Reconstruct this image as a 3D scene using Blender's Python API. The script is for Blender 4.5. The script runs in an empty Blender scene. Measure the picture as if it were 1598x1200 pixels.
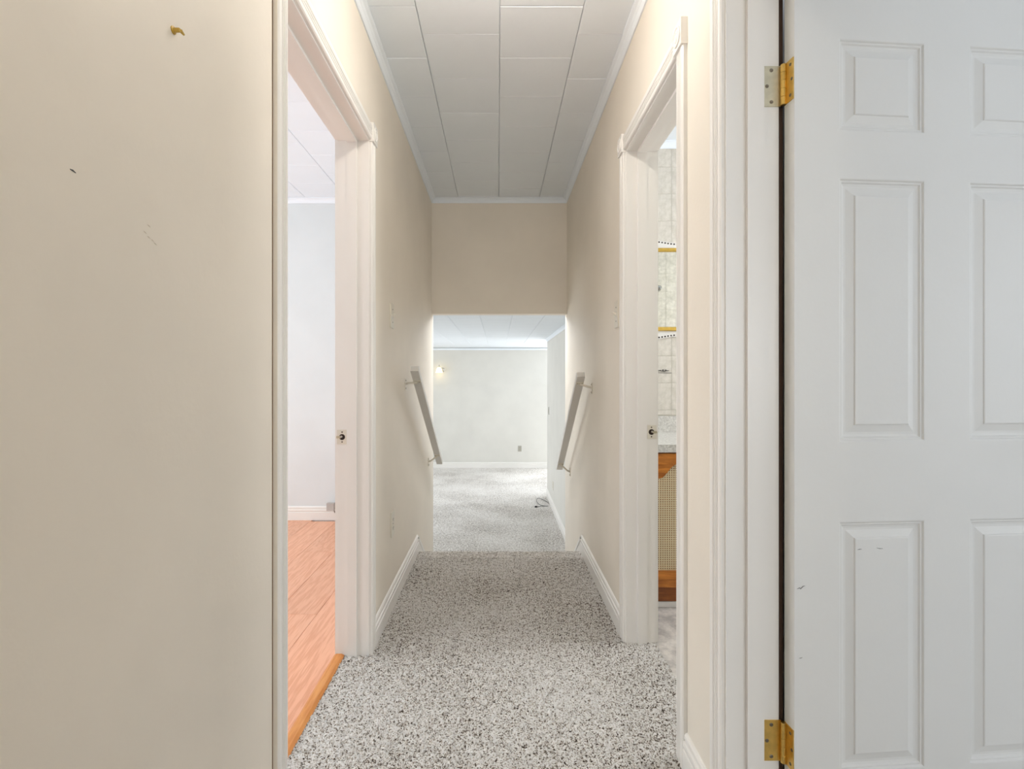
import bpy, bmesh, math, random
import numpy as np
from mathutils import Vector, Matrix
random.seed(7); np.random.seed(7)
S = bpy.context.scene
COL = S.collection
PI = math.pi

# ------------------------------------------------------------------ camera
F = 810.0                      # focal length in pixels of a 1598 px wide frame
cam_d = bpy.data.cameras.new('camera'); cam = bpy.data.objects.new('camera', cam_d); COL.objects.link(cam)
cam_d.sensor_width = 36.0; cam_d.sensor_fit = 'HORIZONTAL'
cam_d.lens = F / 1598 * 36.0
cam_d.shift_x = (799 - 777) / 1598; cam_d.shift_y = -(600 - 588) / 1598
cam_d.clip_start = 0.02
EYE = 1.08
cam.location = (0, 0, EYE); cam.rotation_euler = (PI / 2, 0, 0)
S.camera = cam

# ------------------------------------------------------------------ world, daylight, exposure
w = bpy.data.worlds.new('sky'); S.world = w; w.use_nodes = True
bg = w.node_tree.nodes['Background']; bg.inputs[0].default_value = (0.78, 0.88, 1.0, 1); bg.inputs[1].default_value = 1.0
S.view_settings.view_transform = 'Standard'; S.view_settings.look = 'None'
S.view_settings.exposure = 0.22; S.view_settings.gamma = 1.0; S.view_settings.use_curve_mapping = False

def daylight(name, loc, rot, sx, sy, power, col=(0.965, 0.982, 1.0)):
    d = bpy.data.lights.new(name, 'AREA'); d.shape = 'RECTANGLE'; d.size = sx; d.size_y = sy
    d.energy = power; d.color = col
    o = bpy.data.objects.new(name, d); COL.objects.link(o); o.location = loc; o.rotation_euler = rot
    return o
# each one stands just outside an unseen window opening built further down
daylight('fill_bedroom_near',    (-3.98, -0.15, 1.35), (0, -PI / 2, 0), 1.3, 1.7, 38, (0.91, 0.97, 1.0))  # added second bedroom window light, placed to reach the hall's right wall
daylight('daylight_bedroom_far', (-3.98, 2.3, 1.35), (0, -PI / 2, 0), 1.3, 1.7, 68, (0.91, 0.97, 1.0))
daylight('daylight_lower_left', (-3.98, 7.3, 0.45), (0, -PI / 2, 0), 1.5, 2.6, 76)
daylight('daylight_lower_right', (3.68, 9.2, 0.45), (0, PI / 2, 0), 1.5, 1.6, 60)
daylight('fill_lower_far', (1.95, 10.64, 0.45), (-PI / 2, 0, 0), 1.6, 1.5, 70)  # added far-wall window light, placed to reach the stair walls
daylight('daylight_bathroom',   (2.58, 2.15, 1.65), (0, PI / 2, 0), 0.8, 0.8, 40)
daylight('daylight_side_room',  (2.0, -2.18, 1.35), (PI / 2, 0, 0), 1.6, 1.3, 25)
daylight('fill_side_room_right', (3.68, 0.2, 1.35), (0, PI / 2, 0), 1.3, 1.6, 11)  # added window light, placed to reach the near left hall wall
daylight('fill_hall_end',   (0.01, -2.48, 1.35), (PI / 2, 0, 0), 0.8, 1.3, 8)  # added window light behind the camera, fills the hall

# ------------------------------------------------------------------ materials
def nt(name):
    m = bpy.data.materials.new(name); m.use_nodes = True
    t = m.node_tree; return m, t, t.nodes['Principled BSDF']
def lin(r, g, b):
    f = lambda c: (c / 255 / 12.92) if c / 255 <= 0.04045 else ((c / 255 + 0.055) / 1.055) ** 2.4
    return (f(r), f(g), f(b), 1)
def coords(t, scale=None, which='Object'):
    tc = t.nodes.new('ShaderNodeTexCoord')
    if scale is None: return tc.outputs[which]
    mp = t.nodes.new('ShaderNodeMapping'); mp.inputs['Scale'].default_value = scale
    t.links.new(tc.outputs[which], mp.inputs[0]); return mp.outputs[0]
def noise(t, vec, scale, detail=2, rough=0.5):
    n = t.nodes.new('ShaderNodeTexNoise'); n.inputs['Scale'].default_value = scale
    n.inputs['Detail'].default_value = detail; n.inputs['Roughness'].default_value = rough
    t.links.new(vec, n.inputs['Vector']); return n.outputs['Fac']
def ramp(t, fac, stops, interp='LINEAR'):
    r = t.nodes.new('ShaderNodeValToRGB'); e = r.color_ramp.elements; r.color_ramp.interpolation = interp
    while len(e) < len(stops): e.new(0.5)
    for i, (p, c) in enumerate(stops): e[i].position = p; e[i].color = c
    t.links.new(fac, r.inputs[0]); return r.outputs[0]
def bump(t, b, h, strength, dist):
    n = t.nodes.new('ShaderNodeBump'); n.inputs['Strength'].default_value = strength; n.inputs['Distance'].default_value = dist
    t.links.new(h, n.inputs['Height']); t.links.new(n.outputs[0], b.inputs['Normal'])

def paint(name, col, rough=0.55, peel=0.0, peel_scale=90, var=0.03):
    m, t, b = nt(name)
    v = coords(t)
    f = noise(t, v, 3.0, 3)
    c0 = tuple(x * (1 - var) for x in col[:3]) + (1,); c1 = tuple(min(1, x * (1 + var)) for x in col[:3]) + (1,)
    t.links.new(ramp(t, f, [(0.3, c0), (0.7, c1)]), b.inputs['Base Color'])
    b.inputs['Roughness'].default_value = rough
    if peel: bump(t, b, noise(t, v, peel_scale, 2), peel, 0.004)
    return m
M = {}
M['wall'] = paint('beige_wall_paint', lin(237, 229, 216), 0.5, 0.10, 75)
M['wall_bed'] = paint('bedroom_wall_paint', lin(221, 226, 227), 0.6, 0.06, 75)
M['wall_low'] = paint('lower_room_wall_paint', lin(222, 220, 213), 0.6, 0.05, 75)
M['wall_side'] = paint('side_room_wall_paint', lin(222, 222, 222), 0.6, 0.05, 75)
M['trim'] = paint('white_gloss_trim_paint', lin(240, 237, 232), 0.34, 0.03, 40, 0.015)
M['door'] = paint('white_door_paint', lin(230, 229, 225), 0.42, 0.05, 60, 0.012)
M['ceil'] = paint('white_ceiling_tile', lin(240, 247, 254), 0.6, 0.08, 55, 0.012)
M['ceil_gap'] = paint('tile_joint_shadow_board', lin(150, 148, 145), 0.9)
M['plate'] = paint('ivory_plastic', lin(228, 222, 208), 0.3, 0, 1, 0.01)
M['rail'] = paint('white_rail_paint', lin(222, 220, 215), 0.4, 0.05, 60, 0.02)
M['gap'] = paint('dark_recess', lin(48, 36, 28), 0.9)
M['plate_grey'] = paint('greyed_plastic', lin(172, 168, 156), 0.4)
M['bumper'] = paint('grey_rubber', lin(186, 181, 176), 0.6)
M['gap_shade'] = paint('door_gap_shade_brown', lin(78, 56, 42), 0.7)  # shade of the gap behind the open door, put into the casing colour

def carpet_mat():
    m, t, b = nt('speckled_carpet')
    v = coords(t)
    a = noise(t, v, 140, 3, 0.7)
    c = noise(t, v, 300, 2, 0.6)
    mx = t.nodes.new('ShaderNodeMix'); mx.data_type = 'FLOAT'; mx.inputs[0].default_value = 0.42
    t.links.new(a, mx.inputs[2]); t.links.new(c, mx.inputs[3])
    big = noise(t, v, 1.6, 2)
    mid = noise(t, v, 45, 3, 0.6)
    m0 = t.nodes.new('ShaderNodeMix'); m0.data_type = 'FLOAT'; m0.inputs[0].default_value = 0.16
    t.links.new(mx.outputs[0], m0.inputs[2]); t.links.new(mid, m0.inputs[3])
    ad = t.nodes.new('ShaderNodeMath'); ad.operation = 'MULTIPLY_ADD'; ad.inputs[1].default_value = 0.10
    t.links.new(big, ad.inputs[0]); t.links.new(m0.outputs[0], ad.inputs[2])
    cr = ramp(t, ad.outputs[0], [(0.462, lin(40, 31, 24)), (0.492, lin(136, 119, 102)), (0.522, lin(222, 214, 202)), (0.57, lin(252, 249, 245))])
    t.links.new(cr, b.inputs['Base Color']); b.inputs['Roughness'].default_value = 0.95
    b.inputs['Specular IOR Level'].default_value = 0.1
    bump(t, b, ad.outputs[0], 1.0, 0.016)
    return m
M['carpet'] = carpet_mat()

def laminate_mat():
    m, t, b = nt('orange_laminate')
    oi = t.nodes.new('ShaderNodeObjectInfo')
    tc = t.nodes.new('ShaderNodeTexCoord')
    ad = t.nodes.new('ShaderNodeVectorMath'); ad.operation = 'MULTIPLY_ADD'
    ad.inputs[1].default_value = (16, 1.1, 16)
    cb = t.nodes.new('ShaderNodeCombineXYZ')
    ml = t.nodes.new('ShaderNodeMath'); ml.operation = 'MULTIPLY'; ml.inputs[1].default_value = 31
    t.links.new(oi.outputs['Random'], ml.inputs[0]); t.links.new(ml.outputs[0], cb.inputs[0]); t.links.new(ml.outputs[0], cb.inputs[1])
    t.links.new(tc.outputs['Object'], ad.inputs[0]); t.links.new(cb.outputs[0], ad.inputs[2])
    n1 = noise(t, ad.outputs[0], 1.6, 4, 0.6)
    wv = t.nodes.new('ShaderNodeMath'); wv.operation = 'SINE'
    m2 = t.nodes.new('ShaderNodeMath'); m2.operation = 'MULTIPLY'; m2.inputs[1].default_value = 38
    t.links.new(n1, m2.inputs[0]); t.links.new(m2.outputs[0], wv.inputs[0])
    mr = t.nodes.new('ShaderNodeMapRange'); mr.inputs['From Min'].default_value = -1
    t.links.new(wv.outputs[0], mr.inputs[0])
    c = ramp(t, mr.outputs[0], [(0.0, lin(226, 160, 124)), (0.5, lin(234, 172, 138)), (1.0, lin(240, 180, 146))])
    hs = t.nodes.new('ShaderNodeHueSaturation')
    mr2 = t.nodes.new('ShaderNodeMapRange'); mr2.inputs['To Min'].default_value = 0.955; mr2.inputs['To Max'].default_value = 1.045
    t.links.new(oi.outputs['Random'], mr2.inputs[0]); t.links.new(mr2.outputs[0], hs.inputs['Value']); t.links.new(c, hs.inputs['Color'])
    t.links.new(hs.outputs[0], b.inputs['Base Color']); b.inputs['Roughness'].default_value = 0.38
    return m
M['laminate'] = laminate_mat()

def wood_mat(name, lo, hi, axis=(2, 2, 14)):
    m, t, b = nt(name)
    v = coords(t, axis)
    n = noise(t, v, 4, 5, 0.6)
    t.links.new(ramp(t, n, [(0.3, lo), (0.5, tuple((x + y) / 2 for x, y in zip(lo, hi))), (0.65, hi)]), b.inputs['Base Color'])
    b.inputs['Roughness'].default_value = 0.4
    return m
M['oak'] = wood_mat('golden_oak', lin(150, 82, 22), lin(214, 136, 52))
M['oak_dark'] = wood_mat('dark_oak', lin(112, 58, 18), lin(168, 98, 40))
M['threshold'] = wood_mat('tan_threshold', lin(204, 128, 60), lin(228, 158, 88), (14, 2, 2))
M['cane'] = paint('woven_cane', lin(232, 214, 176), 0.6)

def metal(name, col, rough):
    m, t, b = nt(name); v = coords(t)
    f = noise(t, v, 60, 3)
    t.links.new(ramp(t, f, [(0.3, tuple(x * 0.82 for x in col[:3]) + (1,)), (0.7, col)]), b.inputs['Base Color'])
    b.inputs['Metallic'].default_value = 1; b.inputs['Roughness'].default_value = rough; return m
M['brass'] = metal('brass', (0.86, 0.58, 0.17, 1), 0.28)
M['brass_dull'] = metal('dull_pale_brass', (0.66, 0.60, 0.44, 1), 0.42)
M['gold'] = metal('gold_trim', (0.78, 0.53, 0.13, 1), 0.3)
M['nickel'] = metal('satin_nickel', (0.66, 0.63, 0.58, 1), 0.35)
M['chrome'] = metal('chrome', (0.6, 0.6, 0.6, 1), 0.12)
M['mirror'] = metal('mirror_glass', (0.86, 0.88, 0.84, 1), 0.01)
M['steel_dark'] = metal('screw_steel', (0.22, 0.19, 0.15, 1), 0.4)

def speckle(name, a, bcol, scale, rough=0.35):
    m, t, b = nt(name); v = coords(t)
    n = noise(t, v, scale, 4, 0.7)
    t.links.new(ramp(t, n, [(0.38, a), (0.62, bcol)]), b.inputs['Base Color']); b.inputs['Roughness'].default_value = rough; return m
M['counter'] = speckle('speckled_counter_laminate', lin(186, 183, 176), lin(226, 224, 218), 120)
M['vinyl'] = speckle('marbled_vinyl', lin(176, 172, 168), lin(222, 217, 210), 14, 0.4)
M['tile'] = speckle('mottled_wall_tile', lin(200, 194, 182), lin(220, 214, 204), 16, 0.3)
M['grout'] = paint('pale_grout', lin(200, 196, 184), 0.9)
M['black'] = paint('black_plastic', lin(34, 33, 34), 0.5)
M['porcelain'] = paint('white_porcelain', lin(232, 230, 226), 0.25)
M['anchor'] = paint('yellow_plastic_anchor', lin(196, 160, 66), 0.4)
M['caulk'] = paint('cracked_caulk', lin(150, 126, 104), 0.8)
M['filler'] = paint('wall_filler', lin(224, 214, 198), 0.7, 0.5, 120)
M['scuff'] = paint('grey_scuff', lin(86, 84, 84), 0.8)
M['grout_dark'] = M['gap']
def emit(name, col, s):
    m, t, b = nt(name); b.inputs['Base Color'].default_value = (0.9, 0.88, 0.8, 1)
    b.inputs['Emission Color'].default_value = col; b.inputs['Emission Strength'].default_value = s; return m
M['bulb'] = emit('lit_bulb_glass', (1.0, 0.92, 0.82, 1), 240)
M['stair_fill'] = emit('stair_fill_glow', (0.97, 0.98, 1.0, 1), 62)  # glow of the added stair fill light
M['sconce_glass'] = emit('lit_sconce_glass', (1.0, 0.74, 0.30, 1), 2.4)
def pane_mat():
    m = bpy.data.materials.new('window_glass'); m.use_nodes = True; t = m.node_tree; t.nodes.clear()
    o = t.nodes.new('ShaderNodeOutputMaterial'); tr = t.nodes.new('ShaderNodeBsdfTransparent'); gl = t.nodes.new('ShaderNodeBsdfGlossy')
    gl.inputs['Roughness'].default_value = 0.02; mx = t.nodes.new('ShaderNodeMixShader'); mx.inputs[0].default_value = 0.06
    t.links.new(tr.outputs[0], mx.inputs[1]); t.links.new(gl.outputs[0], mx.inputs[2]); t.links.new(mx.outputs[0], o.inputs[0]); return m
M['pane'] = pane_mat()

# ------------------------------------------------------------------ mesh helpers
def link(name, me, mats, parent=None, smooth=False):
    o = bpy.data.objects.new(name, me); COL.objects.link(o)
    for m in (mats if isinstance(mats, (list, tuple)) else [mats]): me.materials.append(M[m])
    if parent is not None: o.parent = parent
    if smooth:
        for p in me.polygons: p.use_smooth = True
    return o
def bm_link(name, bm, mats, parent=None, smooth=False, bevel=0, seg=2):
    if bevel:
        bmesh.ops.bevel(bm, geom=[e for e in bm.edges if e.is_manifold and e.calc_face_angle(0) > 0.6], offset=bevel, segments=seg, affect='EDGES', profile=0.5)
    bmesh.ops.recalc_face_normals(bm, faces=bm.faces)
    me = bpy.data.meshes.new(name); bm.to_mesh(me); bm.free()
    return link(name, me, mats, parent, smooth)
DIRS = {'-x': (-1, 0, 0), '+x': (1, 0, 0), '-y': (0, -1, 0), '+y': (0, 1, 0), '-z': (0, 0, -1), '+z': (0, 0, 1)}
def bx(bm, x0, x1, y0, y1, z0, z1, fm=None):
    v = [bm.verts.new(p) for p in ((x0, y0, z0), (x1, y0, z0), (x1, y1, z0), (x0, y1, z0), (x0, y0, z1), (x1, y0, z1), (x1, y1, z1), (x0, y1, z1))]
    q = {'-z': (0, 3, 2, 1), '+z': (4, 5, 6, 7), '-y': (0, 1, 5, 4), '+x': (1, 2, 6, 5), '+y': (2, 3, 7, 6), '-x': (3, 0, 4, 7)}
    for k, ids in q.items():
        f = bm.faces.new([v[i] for i in ids])
        if fm and k in fm: f.material_index = fm[k]
def box(name, x0, x1, y0, y1, z0, z1, mat, parent=None, bevel=0, seg=2):
    bm = bmesh.new(); bx(bm, x0, x1, y0, y1, z0, z1)
    return bm_link(name, bm, mat, parent, bevel=bevel, seg=seg)
def extrude(bm, prof, o, u, v, wv, cap=True):
    """profile points (a,b) placed at o + a*u + b*v and swept along vector wv"""
    o, u, v, wv = map(Vector, (o, u, v, wv))
    A = [bm.verts.new(o + u * a + v * b) for a, b in prof]; B = [bm.verts.new(x.co + wv) for x in A]
    n = len(prof)
    for i in range(n): bm.faces.new((A[i], A[(i + 1) % n], B[(i + 1) % n], B[i]))
    if cap: bm.faces.new(A[::-1]); bm.faces.new(B)
def tube(bm, pts, r, n=8, cap=True):
    pts = [Vector(p) for p in pts]; rings = []
    rr = r if isinstance(r, (list, tuple)) else [r] * len(pts)
    for i, p in enumerate(pts):
        d = (pts[min(i + 1, len(pts) - 1)] - pts[max(i - 1, 0)]).normalized()
        a = d.cross(Vector((0, 0, 1)) if abs(d.z) < 0.9 else Vector((1, 0, 0))).normalized(); b2 = d.cross(a)
        rings.append([bm.verts.new(p + (a * math.cos(2 * PI * k / n) + b2 * math.sin(2 * PI * k / n)) * rr[i]) for k in range(n)])
    for i in range(len(rings) - 1):
        for k in range(n): bm.faces.new((rings[i][k], rings[i][(k + 1) % n], rings[i + 1][(k + 1) % n], rings[i + 1][k]))
    if cap: bm.faces.new(rings[0][::-1]); bm.faces.new(rings[-1])
def lathe(bm, prof, o, axis='z', n=24):
    """prof: (radius, height along axis)"""
    o = Vector(o); ax = {'z': (Vector((1, 0, 0)), Vector((0, 1, 0)), Vector((0, 0, 1))), 'x': (Vector((0, 1, 0)), Vector((0, 0, 1)), Vector((1, 0, 0))),
          'y': (Vector((0, 0, 1)), Vector((1, 0, 0)), Vector((0, 1, 0)))}[axis]
    rings = []
    for r, h in prof:
        if r < 1e-6: rings.append([bm.verts.new(o + ax[2] * h)])
        else: rings.append([bm.verts.new(o + ax[2] * h + (ax[0] * math.cos(2 * PI * k / n) + ax[1] * math.sin(2 * PI * k / n)) * r) for k in range(n)])
    for a, b in zip(rings, rings[1:]):
        for k in range(n):
            k2 = (k + 1) % n
            if len(a) == 1 and len(b) == 1: continue
            if len(a) == 1: bm.faces.new((a[0], b[k], b[k2]))
            elif len(b) == 1: bm.faces.new((a[k], a[k2], b[0]))
            else: bm.faces.new((a[k], a[k2], b[k2], b[k]))
def empty(name, loc=(0, 0, 0), rz=0):
    o = bpy.data.objects.new(name, None); COL.objects.link(o); o.location = loc; o.rotation_euler = (0, 0, rz); o.empty_display_size = 0.1; return o
def thing(o, label, cat, group=None):
    o['label'] = label; o['category'] = cat
    if group: o['group'] = group
    return o
def struct(o, label=None):
    o['kind'] = 'structure'
    if label: o['label'] = label
    return o
def inst(name, me, parent, loc, scale=None):
    o = bpy.data.objects.new(name, me); COL.objects.link(o); o.parent = parent; o.location = loc
    if scale: o.scale = scale
    return o

# ------------------------------------------------------------------ plan of the place (metres; camera over x=0, y=0)
XL, XR, TH = -0.50, 0.52, 0.12
CEIL, LOWF, LOWC = 2.425, -0.755, 1.655
Y_BACK, Y_STEP, Y_DROP, Y_END = -2.3, 3.19, 3.915, 4.01
LD = (1.215, 2.01); BD = (1.487, 2.107); SD = (0.45, 1.183)     # clear door openings along y: bedroom, bathroom, side room
DH = 1.995                                                     # clear opening height
Y_BATH0, Y_BATH1 = 1.40, 2.98
Y_FAR = 10.46

def wall_along_y(name, x0, x1, y0, y1, z0, z1, doors, mats, fm, label, zdoor=DH):
    bm = bmesh.new(); y = y0
    for (a, b) in sorted(doors):
        bx(bm, x0, x1, y, a - 0.018, z0, z1, fm); bx(bm, x0, x1, a - 0.018, b + 0.018, zdoor + 0.018, z1, fm)
        if z0 < -0.02: pass
        y = b + 0.018
    bx(bm, x0, x1, y, y1, z0, z1, fm)
    return struct(bm_link(name, bm, mats), label)

# --- hall side walls (stair end reaches down to the lower floor)
bm = bmesh.new(); fm = {'+x': 0, '-x': 1}
bx(bm, XL - TH, XL, Y_BACK, LD[0] - .018, -0.05, CEIL, fm); bx(bm, XL - TH, XL, LD[0] - .018, LD[1] + .018, DH + .018, CEIL, fm)
bx(bm, XL - TH, XL, LD[1] + .018, 3.12, -0.05, CEIL, fm); bx(bm, XL - TH, XL, 3.12, Y_END, LOWF, CEIL, fm)
wl = struct(bm_link('wall_left', bm, ['wall', 'wall_bed']), 'beige painted hall wall on the left with a cased bedroom doorway')
bm = bmesh.new(); fm = {'-x': 0, '+x': 1}
bx(bm, XR, XR + TH, Y_BACK, SD[0] - .018, -0.05, CEIL, fm); bx(bm, XR, XR + TH, SD[0] - .018, SD[1] + .018, DH + .018, CEIL, fm)
bx(bm, XR, XR + TH, SD[1] + .018, BD[0] - .018, -0.05, CEIL, fm); bx(bm, XR, XR + TH, BD[0] - .018, BD[1] + .018, DH + .018, CEIL, fm)
bx(bm, XR, XR + TH, BD[1] + .018, 3.12, -0.05, CEIL, fm); bx(bm, XR, XR + TH, 3.12, Y_END, LOWF, CEIL, fm)
wr = struct(bm_link('wall_right', bm, ['wall', 'wall_side']), 'beige painted hall wall on the right with two doorways')
struct(box('wall_above_stairs', XL, XR, Y_DROP, Y_END, 1.555, CEIL, 'wall'), 'beige bulkhead wall hanging over the stairs at the end of the hall')
bm = bmesh.new()
bx(bm, XL - TH, -.39, Y_BACK - .1, Y_BACK, -.05, CEIL); bx(bm, .41, XR + TH, Y_BACK - .1, Y_BACK, -.05, CEIL); bx(bm, -.39, .41, Y_BACK - .1, Y_BACK, -.05, .7); bx(bm, -.39, .41, Y_BACK - .1, Y_BACK, 2.0, CEIL)
struct(bm_link('wall_behind', bm, 'wall'))

# --- lower room shell
bm = bmesh.new()
bx(bm, -4.0, 1.15, Y_FAR, Y_FAR + .1, LOWF, LOWC + .1); bx(bm, 2.75, 3.7, Y_FAR, Y_FAR + .1, LOWF, LOWC + .1); bx(bm, 1.15, 2.75, Y_FAR, Y_FAR + .1, LOWF, -.3); bx(bm, 1.15, 2.75, Y_FAR, Y_FAR + .1, 1.2, LOWC + .1)
struct(bm_link('wall_lower_far', bm, 'wall_low'), 'pale far wall of the lower living room')
def wall_window_x(name, x0, x1, y0, y1, z0, z1, wy0, wy1, wz0, wz1, mat, label=None):
    bm = bmesh.new()
    bx(bm, x0, x1, y0, wy0, z0, z1); bx(bm, x0, x1, wy1, y1, z0, z1); bx(bm, x0, x1, wy0, wy1, z0, wz0); bx(bm, x0, x1, wy0, wy1, wz1, z1)
    return struct(bm_link(name, bm, mat), label)
wall_window_x('wall_lower_left', -3.9, -3.8, Y_END, Y_FAR, LOWF, LOWC + .1, 6.0, 8.6, -0.3, 1.2, 'wall_low')
wall_window_x('wall_lower_right', 3.5, 3.6, Y_END, Y_FAR, LOWF, LOWC + .1, 8.4, 10.0, -0.3, 1.2, 'wall_low')
struct(box('wall_lower_partition', 0.76, 0.88, Y_END, 8.0, LOWF, LOWC + .1, 'wall_low'), 'white partition wall to the right of the stair foot')
bm = bmesh.new(); fm = {'-y': 0, '+y': 1}
bx(bm, -3.9, XL - TH, 3.92, Y_END, LOWF, CEIL, fm)
struct(bm_link('wall_bedroom_far', bm, ['wall_bed', 'wall_low']), 'pale far wall of the bedroom')
struct(box('wall_lower_near', XR + TH, 3.6, 3.92, Y_END, LOWF, CEIL, 'wall_low'))
# --- bedroom shell
bm = bmesh.new()
for (a, b) in ((Y_BACK, -1.0), (.7, 1.45), (3.15, 3.92)): bx(bm, -3.9, -3.8, a, b, -.05, CEIL)
for (a, b) in ((-1.0, .7), (1.45, 3.15)): bx(bm, -3.9, -3.8, a, b, -.05, .7); bx(bm, -3.9, -3.8, a, b, 2.0, CEIL)
struct(bm_link('wall_bedroom_left', bm, 'wall_bed'))
struct(box('wall_bedroom_near', -3.9, XL - TH, Y_BACK - .1, Y_BACK, -0.05, CEIL, 'wall_bed'))
# --- bathroom and side room shells
struct(box('wall_bathroom_far', XR + TH, 2.5, Y_BATH1 + 0.002, Y_BATH1 + .1, -0.05, CEIL, 'grout'), 'tiled bathroom wall behind the vanity')
wall_window_x('wall_bathroom_right', 2.4, 2.5, 1.30, Y_BATH1, -0.05, CEIL, 1.75, 2.55, 1.25, 2.05, 'tile')
bm = bmesh.new(); fm = {'+y': 1, '-y': 0}
bx(bm, XR + TH, 3.6, 1.30, Y_BATH0 - 0.002, -0.05, CEIL, fm)
struct(bm_link('wall_bathroom_near', bm, ['wall_side', 'grout']))
wall_window_x('wall_side_room_right', 3.5, 3.6, -2.1, 1.30, -0.05, CEIL, -.6, 1.0, .7, 2.0, 'wall_side')
bm = bmesh.new()
bx(bm, XR + TH, 1.2, -2.1, -2.0, -.05, CEIL); bx(bm, 2.8, 3.6, -2.1, -2.0, -.05, CEIL); bx(bm, 1.2, 2.8, -2.1, -2.0, -.05, .7); bx(bm, 1.2, 2.8, -2.1, -2.0, 2.0, CEIL)
struct(bm_link('wall_side_room_back', bm, 'wall_side'))

# --- windows (frame, mullions, pane)
def window(n, axis, p, a0, a1, z0, z1):
    e = empty('window_%d' % n, (0, 0, 0)); struct(e, 'unseen white framed window letting in daylight')
    def b(name, c0, c1, d0, d1, m, t0=-0.03, t1=0.03):
        if axis == 'x': box(name, p + t0, p + t1, c0, c1, d0, d1, m, e)
        else: box(name, c0, c1, p + t0, p + t1, d0, d1, m, e)
    b('window_frame', a0, a0 + .04, z0, z1, 'trim'); b('window_frame', a1 - .04, a1, z0, z1, 'trim')
    b('window_frame', a0 + .04, a1 - .04, z0, z0 + .04, 'trim'); b('window_frame', a0 + .04, a1 - .04, z1 - .04, z1, 'trim')
    mid = (a0 + a1) / 2; b('mullion', mid - .015, mid + .015, z0 + .04, z1 - .04, 'trim', -.02, .02)
    b('pane', a0 + .04, mid - .015, z0 + .04, z1 - .04, 'pane', -.003, .003); b('pane', mid + .015, a1 - .04, z0 + .04, z1 - .04, 'pane', -.003, .003)
window(1, 'x', -3.85, -1.0, .7, .7, 2.0); window(9, 'x', -3.85, 1.45, 3.15, .7, 2.0); window(2, 'x', -3.85, 6.0, 8.6, -.3, 1.2); window(3, 'x', 3.55, 8.4, 10.0, -.3, 1.2)  # the nearer bedroom window is added to light the hall
window(4, 'x', 2.45, 1.75, 2.55, 1.25, 2.05); window(5, 'y', -2.05, 1.2, 2.8, .7, 2.0); window(8, 'x', 3.55, -.6, 1.0, .7, 2.0); window(7, 'y', Y_FAR + .05, 1.15, 2.75, -.3, 1.2); window(6, 'y', Y_BACK - .05, -.39, .41, .7, 2.0)  # side-room right, lower far and hall end windows are added for their light

# ------------------------------------------------------------------ ceilings with 12 inch tiles
def tile_mesh(name, sx, sy, th, mat, bev=0.0025):
    bm = bmesh.new(); bx(bm, -sx / 2, sx / 2, -sy / 2, sy / 2, 0, th)
    ed = [e for e in bm.edges if all(v.co.z < 1e-6 for v in e.verts)]
    bmesh.ops.bevel(bm, geom=ed, offset=bev, segments=1, affect='EDGES')
    me = bpy.data.meshes.new(name); bm.to_mesh(me); bm.free(); me.materials.append(M[mat]); return me
T = 0.305
def tiled_ceiling(name, x0, x1, y0, y1, zc, tx0, tx1, ty0, ty1, xo, yo, label, stag=True, gap=0.0018):
    c = struct(box(name, x0, x1, y0, y1, zc + .010, zc + .06, 'ceil'), label)
    cache = {}
    i0 = math.floor((tx0 - xo) / T); i1 = math.ceil((tx1 - xo) / T)
    for i in range(i0, i1):
        a, b = max(xo + i * T, tx0), min(xo + (i + 1) * T, tx1)
        if b - a < .02: continue
        off = yo + (T / 2 if stag and i % 2 else 0)
        j0 = math.floor((ty0 - off) / T); j1 = math.ceil((ty1 - off) / T)
        for j in range(j0, j1):
            p, q = max(off + j * T, ty0), min(off + (j + 1) * T, ty1)
            if q - p < .02: continue
            key = (round(b - a, 3), round(q - p, 3))
            if key not in cache: cache[key] = tile_mesh('ceiling_tile', b - a - gap, q - p - gap, .011, 'ceil')
            o = inst('ceiling_tile', cache[key], c, ((a + b) / 2, (p + q) / 2, zc + random.uniform(0, .0009)))
            o.rotation_euler = (random.uniform(-.0015, .0015), random.uniform(-.0015, .0015), 0)
    return c
tiled_ceiling('ceiling_hall', XL, XR, Y_BACK, Y_DROP, CEIL, XL, XR, 0.3, Y_DROP, 0.007, 1.875 + .01, 'white tiled hall ceiling')
tiled_ceiling('ceiling_bedroom', -3.8, XL - TH, Y_BACK, 3.92, CEIL, -2.2, XL - TH, 1.6, 3.92, -1.14, 0.1, 'white tiled bedroom ceiling')
tiled_ceiling('ceiling_lower_room', -3.8, 3.5, Y_END, Y_FAR, LOWC, -1.25, 0.76, Y_END, 9.0, -0.17, 4.1, 'bright white tiled ceiling of the lower living room')
struct(box('ceiling_bathroom', XR + TH, 2.4, 1.30, Y_BATH1, CEIL, CEIL + .06, 'ceil'))
struct(box('ceiling_side_room', XR + TH, 3.5, -2.0, 1.30, CEIL, CEIL + .06, 'ceil'))

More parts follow.
